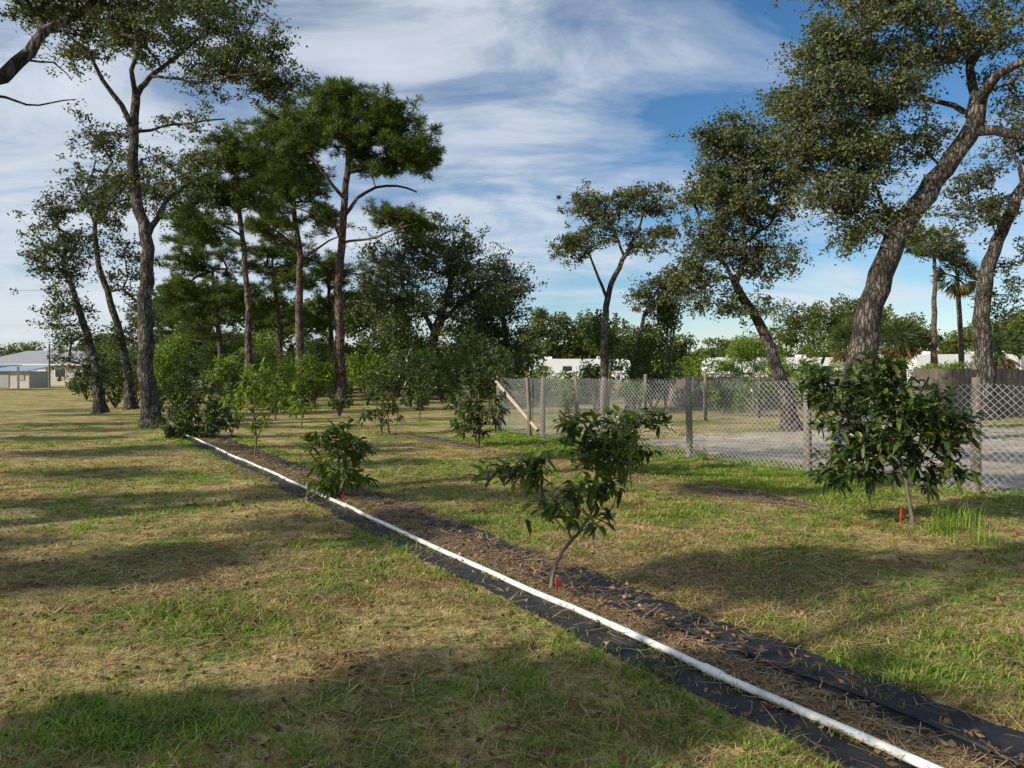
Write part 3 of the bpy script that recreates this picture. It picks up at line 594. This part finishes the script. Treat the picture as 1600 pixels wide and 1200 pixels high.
# ---------------------------------------------------------------- travel trailers
def trailer(x0,x1,y,top,depth=2.5):
    e=bpy.data.objects.new('travel_trailer',None);scn.collection.objects.link(e);e.location=((x0+x1)/2,y,0)
    L=x1-x0;body=MB()
    prof=[(-L/2,.75),(-L/2,top-.5),(-L/2+.35,top-.06),(-L/2+.8,top),(L/2-.5,top),(L/2-.1,top-.2),(L/2,top-.6),(L/2,.75)]
    n=len(prof);V=[[p[0],-depth/2,p[1]] for p in prof]+[[p[0],depth/2,p[1]] for p in prof]
    for i in range(n): body.add([V[i],V[(i+1)%n],V[n+(i+1)%n],V[n+i]],[[3,2,1,0]])
    body.add(V[:n],[list(range(n))]);body.add(V[n:],[list(range(n))[::-1]])
    body.build('body',[WHITE],e)
    t=MB()
    for k in (-.3,.22): t.box([L*k,0,top+.14],[.8,.7,.26],0)
    t.build('roof_air_conditioner',[WHITE],e)
    g=MB()
    for k in (-.35,-.12,.2,.38): g.box([L*k,-depth/2-.012,top-1.05],[1.0,.03,.5],0)
    g.build('windows',[GLASS],e)
    s=MB();s.box([0,-depth/2-.008,top-1.6],[L*.96,.02,.16],0);s.build('stripe',[GREYP],e)
    dm=MB();dm.box([L*.06,-depth/2-.01,top-1.35],[.7,.03,1.5]);dm.build('door',[GREYP],e)
    wh=MB()
    for k in (-.9,.1):
        for sy in (-1,1): tube(wh,[[k,sy*(depth/2-.3),.38],[k,sy*(depth/2-.02),.38]],.36,16,0)
    wh.build('wheels',[RUBBER],e)
    fr=MB();fr.box([-L/2-.7,0,.6],[1.5,.12,.12]);fr.box([-L/2-1.3,0,.3],[.08,.08,.6]);fr.build('hitch',[GREYP],e)
trailer(1.8,13.0,82,2.95);trailer(18.3,31.0,70,2.9);trailer(34.5,43.2,64,3.05);trailer(45,56,64,3.05)
# ---------------------------------------------------------------- houses at far left
def house(name,x0,x1,y0,y1,eave,ridge,roofm,hip=2.5,ov=.5):
    e=bpy.data.objects.new(name,None);scn.collection.objects.link(e);cx,cy=(x0+x1)/2,(y0+y1)/2;e.location=(cx,cy,0)
    a,b=(x1-x0)/2,(y1-y0)/2
    m=MB();m.box([0,0,eave/2],[2*a,2*b,eave]);m.build('walls',[STUC],e)
    r=MB();A=a+ov;Bq=b+ov;z=eave+.003
    V=[[-A,-Bq,z],[A,-Bq,z],[A,Bq,z],[-A,Bq,z],[-A+hip,0,ridge],[A-hip,0,ridge]]
    r.add(V,[[0,1,5,4],[2,3,4,5]]);r.add(V,[[1,2,5],[3,0,4]]);r.add([V[0],V[1],V[2],V[3]],[[3,2,1,0]])
    r.box([0,-Bq-.012,z-.07],[2*A,.02,.16],1);r.build('roof',[roofm,WHITE],e)
    wn=MB()
    for k in (-.6,-.1,.55):
        wn.box([a*k,-b-.02,eave*.58],[1.3,.05,1.0],1);wn.box([a*k,-b-.05,eave*.58],[1.1,.03,.84],0)
    wn.box([a+.02,0,eave*.58],[.05,1.4,1.0],0);wn.build('windows',[GLASS,WHITE],e)
    dr=MB();dr.box([a*.22,-b-.03,1.02],[.95,.06,2.04]);dr.build('door',[WHITE],e)
house('house',-60,-47.5,82,91,2.4,4.0,ROOFL,3.6)
e=bpy.data.objects.new('garden_shed',None);scn.collection.objects.link(e);e.location=(-47.4,71,0)
m=MB();m.box([0,0,.8],[3.6,3,1.6]);m.build('walls',[STUC],e)
m=MB();V=[[-2.0,-1.9,1.6],[2.0,-1.9,1.6],[2.0,1.9,2.1],[-2.0,1.9,2.1]];V=V+[[a,b,c+.06] for a,b,c in V];m.add(V,[[0,3,2,1],[4,5,6,7],[0,1,5,4],[1,2,6,5],[2,3,7,6],[3,0,4,7]]);m.build('roof',[ROOFB],e)
m=MB();m.box([-.7,-1.53,.75],[1.2,.06,1.4]);m.box([1.0,-1.53,1.0],[.7,.06,.5]);m.build('door_and_window',[GREYP],e)
e=bpy.data.objects.new('carport',None);scn.collection.objects.link(e);e.location=(-44.6,62,0)
m=MB();V=[[-4,-2,2.1],[2.0,-2,1.9],[2.0,2,2.1],[-4,2,2.3]];V=V+[[a,b,c+.07] for a,b,c in V];m.add(V,[[0,3,2,1],[4,5,6,7],[0,1,5,4],[1,2,6,5],[2,3,7,6],[3,0,4,7]]);m.build('roof',[ROOFB],e)
m=MB();[m.box([x,y,1.0],[.12,.12,2.0]) for x in (-3.8,1.8) for y in (-1.8,1.8)];m.build('posts',[WHITE],e)
mb=MB();tube(mb,[[-44,70,0],[-44,70,4.2]],[.1,.08],8);mb.build('wooden_pole',[WOODP])
# ---------------------------------------------------------------- tree tags
def tag(px,py,h):
    d=F*H/(py-580);b=W(px,py,d);mb=MB();k=h*d/F
    mb.box([b[0],b[1],k*.5],[.018,.006,k],0,.4);mb.box([b[0]+.012,b[1]-.008,k*.75],[.05,.004,k*.35],0,.5);mb.build('plant_tag',[RED])
tag(870,934,30);tag(1408,818,24);tag(743,700,16);tag(972,742,10);tag(535,785,12);tag(404,720,8)
# ---------------------------------------------------------------- grass, straw, litter
def gvn(x,y):
    return (np.sin(x*1.7+y*.6+1)+np.sin(y*2.1-x*.9+2)+np.sin(x*4.3+y*3.1)*.6+np.sin(x*.5-y*.7+.5)*1.2)/3.8
def scatter(n,dmin,dmax,pw=1.0,margin=.76):
    u=rng.uniform(0,1,n);y=(dmin**(pw)+(dmax**pw-dmin**pw)*u)**(1/pw)
    x=rng.uniform(-margin,margin,n)*(y+.6);return np.stack([x,y],1)
def blades(mb,base,h,wd,lean,mat=0):
    n=len(base);a=rng.uniform(0,2*math.pi,n);dirv=np.stack([np.cos(a),np.sin(a),np.zeros(n)],1)
    sdv=np.stack([-np.sin(a),np.cos(a),np.zeros(n)],1)
    b=np.column_stack([base,np.full(n,.0)]);h=h[:,None];wd=wd[:,None]
    lean=(lean*rng.uniform(.3,1.5,n))[:,None]
    m=b+dirv*h*lean*.4+np.array([0,0,1.])*h*.62;t=b+dirv*h*lean*1.1+np.array([0,0,1.])*h*.95
    V=np.stack([b-sdv*wd/2,b+sdv*wd/2,m+sdv*wd*.4,m-sdv*wd*.4,t],1).reshape(-1,3)
    o=(np.arange(n)*5)[:,None];k=mb.n;mb.add(V,np.array([[0,1,2,3]])+o,mat)
    mb.F.append(np.array([[3,2,4]])+o+k);mb.M.append(mat);mb.S.append(False);mb.V.append(np.zeros((0,3),np.float32))
def inlot(p):
    q=p-CORN;a=q@UF;b=q@NF;return (a>4.2)&(b>.8)&(b<13)
def keep(p):
    t,o=row_t_o(p);m=~((o>-.25)&(o<.72)&(t<21))
    for a,b in R2: m&=~((o>4.4)&(o<4.98)&(t>a)&(t<b))
    return m&~inlot(p)
mb=MB()
T=scatter(24000,2.6,17,.35);T=T[keep(T)]
k=9;p=np.repeat(T,k,0)+rng.normal(size=(len(T)*k,2))*.030*(1+np.repeat(T[:,1:2],k,0)*.06)
den=gvn(p[:,0],p[:,1]);p=p[rng.uniform(size=len(p))<.35+.65*np.clip(den+.4,0,1)];dd=p[:,1];den=gvn(p[:,0],p[:,1])
h=(.011+.013*np.clip(den+.4,0,1.4))*rng.uniform(.5,1.6,len(p));blades(mb,p,h,.0033+.0011*dd*.6,1.2)
mb.build('grass',[BLADE])
mb=MB()
T=scatter(11000,2.6,22,.5);g=gvn(T[:,0]*.9+3,T[:,1]*.9+7)+rng.normal(size=len(T))*.14;T=T[(g>.30)&keep(T)]
row=[]
for n_,(o_a,o_b) in ((360,(.64,1.05)),(150,(-.45,-.22))):
    t=rng.uniform(-2,17,n_);row+= [S(a,rng.uniform(o_a,o_b)) for a in t]
row+=[S(rng.uniform(-2,15),rng.uniform(-.03,.08)) for _ in range(150)]
row+=[Fp(rng.uniform(0,14),rng.normal()*.28) for _ in range(1000)]
row+=[S(rng.uniform(3.5,14),rng.uniform(5.0,6.8)) for _ in range(1300)]
row+=[S(rng.uniform(2,9),rng.uniform(1.3,3.9)) for _ in range(420)]
row+=[S(rng.uniform(-1,2.0),rng.uniform(1.0,1.9)) for _ in range(150)]
row+=[Fp(rng.uniform(4,16),rng.uniform(.5,12)) for _ in range(260)]
def patch(px,py,rx,ry,n):
    for _ in range(n):
        y_=py+rng.normal()*ry;y_=max(y_,600);d_=F*H/(y_-580);row.append(W(px+rng.normal()*rx,y_,d_)[:2])
patch(790,820,60,14,170);patch(1310,1065,70,14,120);patch(200,1130,90,26,260);patch(1180,745,90,12,260);patch(1320,775,60,14,200);patch(1080,800,50,10,80);patch(560,870,60,20,90);patch(330,960,70,18,90)
T=np.array(row+list(T));T=T[keep(T)|(rng.uniform(size=len(T))<.05)|(row_t_o(T)[1]<.1)&(row_t_o(T)[1]>-.4)];k=16
p=np.repeat(T,k,0)+rng.normal(size=(len(T)*k,2))*.045
hh=np.repeat(rng.uniform(.020,.055,len(T)),k)*rng.uniform(.5,1.3,len(p));blades(mb,p,hh,.0035+.0008*p[:,1],1.2)
def bunch(px,py,n,h,r,l=.6):
    d=F*H/(py-580);b=W(px,py,d)[:2];pp_=b+rng.normal(size=(n,2))*r;blades(mb,pp_,rng.uniform(.5,1,n)*h,np.full(n,.007),l)
bunch(1500,822,150,.30,.10);bunch(1475,830,90,.2,.10);bunch(1545,850,80,.16,.14);bunch(210,1140,260,.05,.25,1);bunch(80,1170,240,.05,.22,1);bunch(1040,1040,90,.06,.1)
bunch(225,668,120,.5,.22);bunch(260,672,80,.35,.3);bunch(520,640,100,.6,.3);bunch(1235,745,80,.16,.2)
mb.build('grass_tufts',[BLADEG])
mb=MB()
q=scatter(26000,2.6,16,.5);q=q[~inlot(q)]
ex=[]
for (px,py,rx,ry,n_) in [(1080,900,110,35,3500),(1250,960,120,30,2500),(650,760,60,20,1500),(300,890,180,30,2500),(900,870,60,20,900)]:
    yy=np.clip(py+rng.normal(size=n_)*ry,620,1190);d_=F*H/(yy-580);ex.append(np.column_stack([(px+rng.normal(size=n_)*rx-800)/F*d_,d_]))
q=np.vstack([q]+ex);t_,o_=row_t_o(q)
q=q[~((o_>-.25)&(o_<.03)&(rng.uniform(size=len(q))<.75))];t_,o_=row_t_o(q)
q=q[~((o_>.26)&(o_<.72)&(t_<3)&(rng.uniform(size=len(q))<.8))]
r2=np.array([S(t,rng.normal(.14 if t<3 else .24,.07 if t<3 else .14)) for t in (rng.uniform(0,1,7500)**1.5*20-1.5)])
r3=np.array([S(t,rng.normal(4.6,.3)) for t in rng.uniform(3.2,20,3500)])
q=np.vstack([q,r2,r3]);n=len(q);a=rng.uniform(0,2*math.pi,n);tt,oo=row_t_o(q)
z=np.where((oo>-.25)&(oo<.75),.045,.022)*rng.uniform(.5,1.1,n)
c=np.column_stack([q,z]);av=np.column_stack([np.cos(a),np.sin(a),rng.normal(size=n)*.12]);sv=np.column_stack([-np.sin(a),np.cos(a),np.zeros(n)])
L=rng.uniform(.03,.085,n)[:,None];wv=(.0010+.00030*q[:,1])[:,None]
bend=sv*L*rng.uniform(-.2,.2,(n,1))
V=np.stack([c-av*L-sv*wv,c-av*L+sv*wv,c+bend+sv*wv,c+bend-sv*wv,c+av*L+sv*wv*.6,c+av*L-sv*wv*.6],1).reshape(-1,3)
o=(np.arange(n)*6)[:,None];mb.add(V,np.concatenate([np.array([[0,1,2,3]])+o,np.array([[3,2,4,5]])+o]),0);mb.build('pine_straw',[STRAW])
mb=MB()
q=scatter(6000,2.6,20,.6);q2=np.array([S(t,rng.normal(.25,.2)) for t in rng.uniform(-1.5,18,1300)]);q3=np.array([Fp(rng.uniform(4,18),rng.uniform(.6,12)) for _ in range(2500)])
q=np.vstack([q[~inlot(q)],q2,q3]);tt,oo=row_t_o(q)
z=np.where((oo>-.25)&(oo<.75),.045,.018)
a=runit(len(q),.25);rhomb(mb,np.column_stack([q,z*rng.uniform(.6,1.1,len(q))]),.045,.024,0,a=a);mb.build('leaf_litter',[LITTER])
print('objects',len(bpy.data.objects))
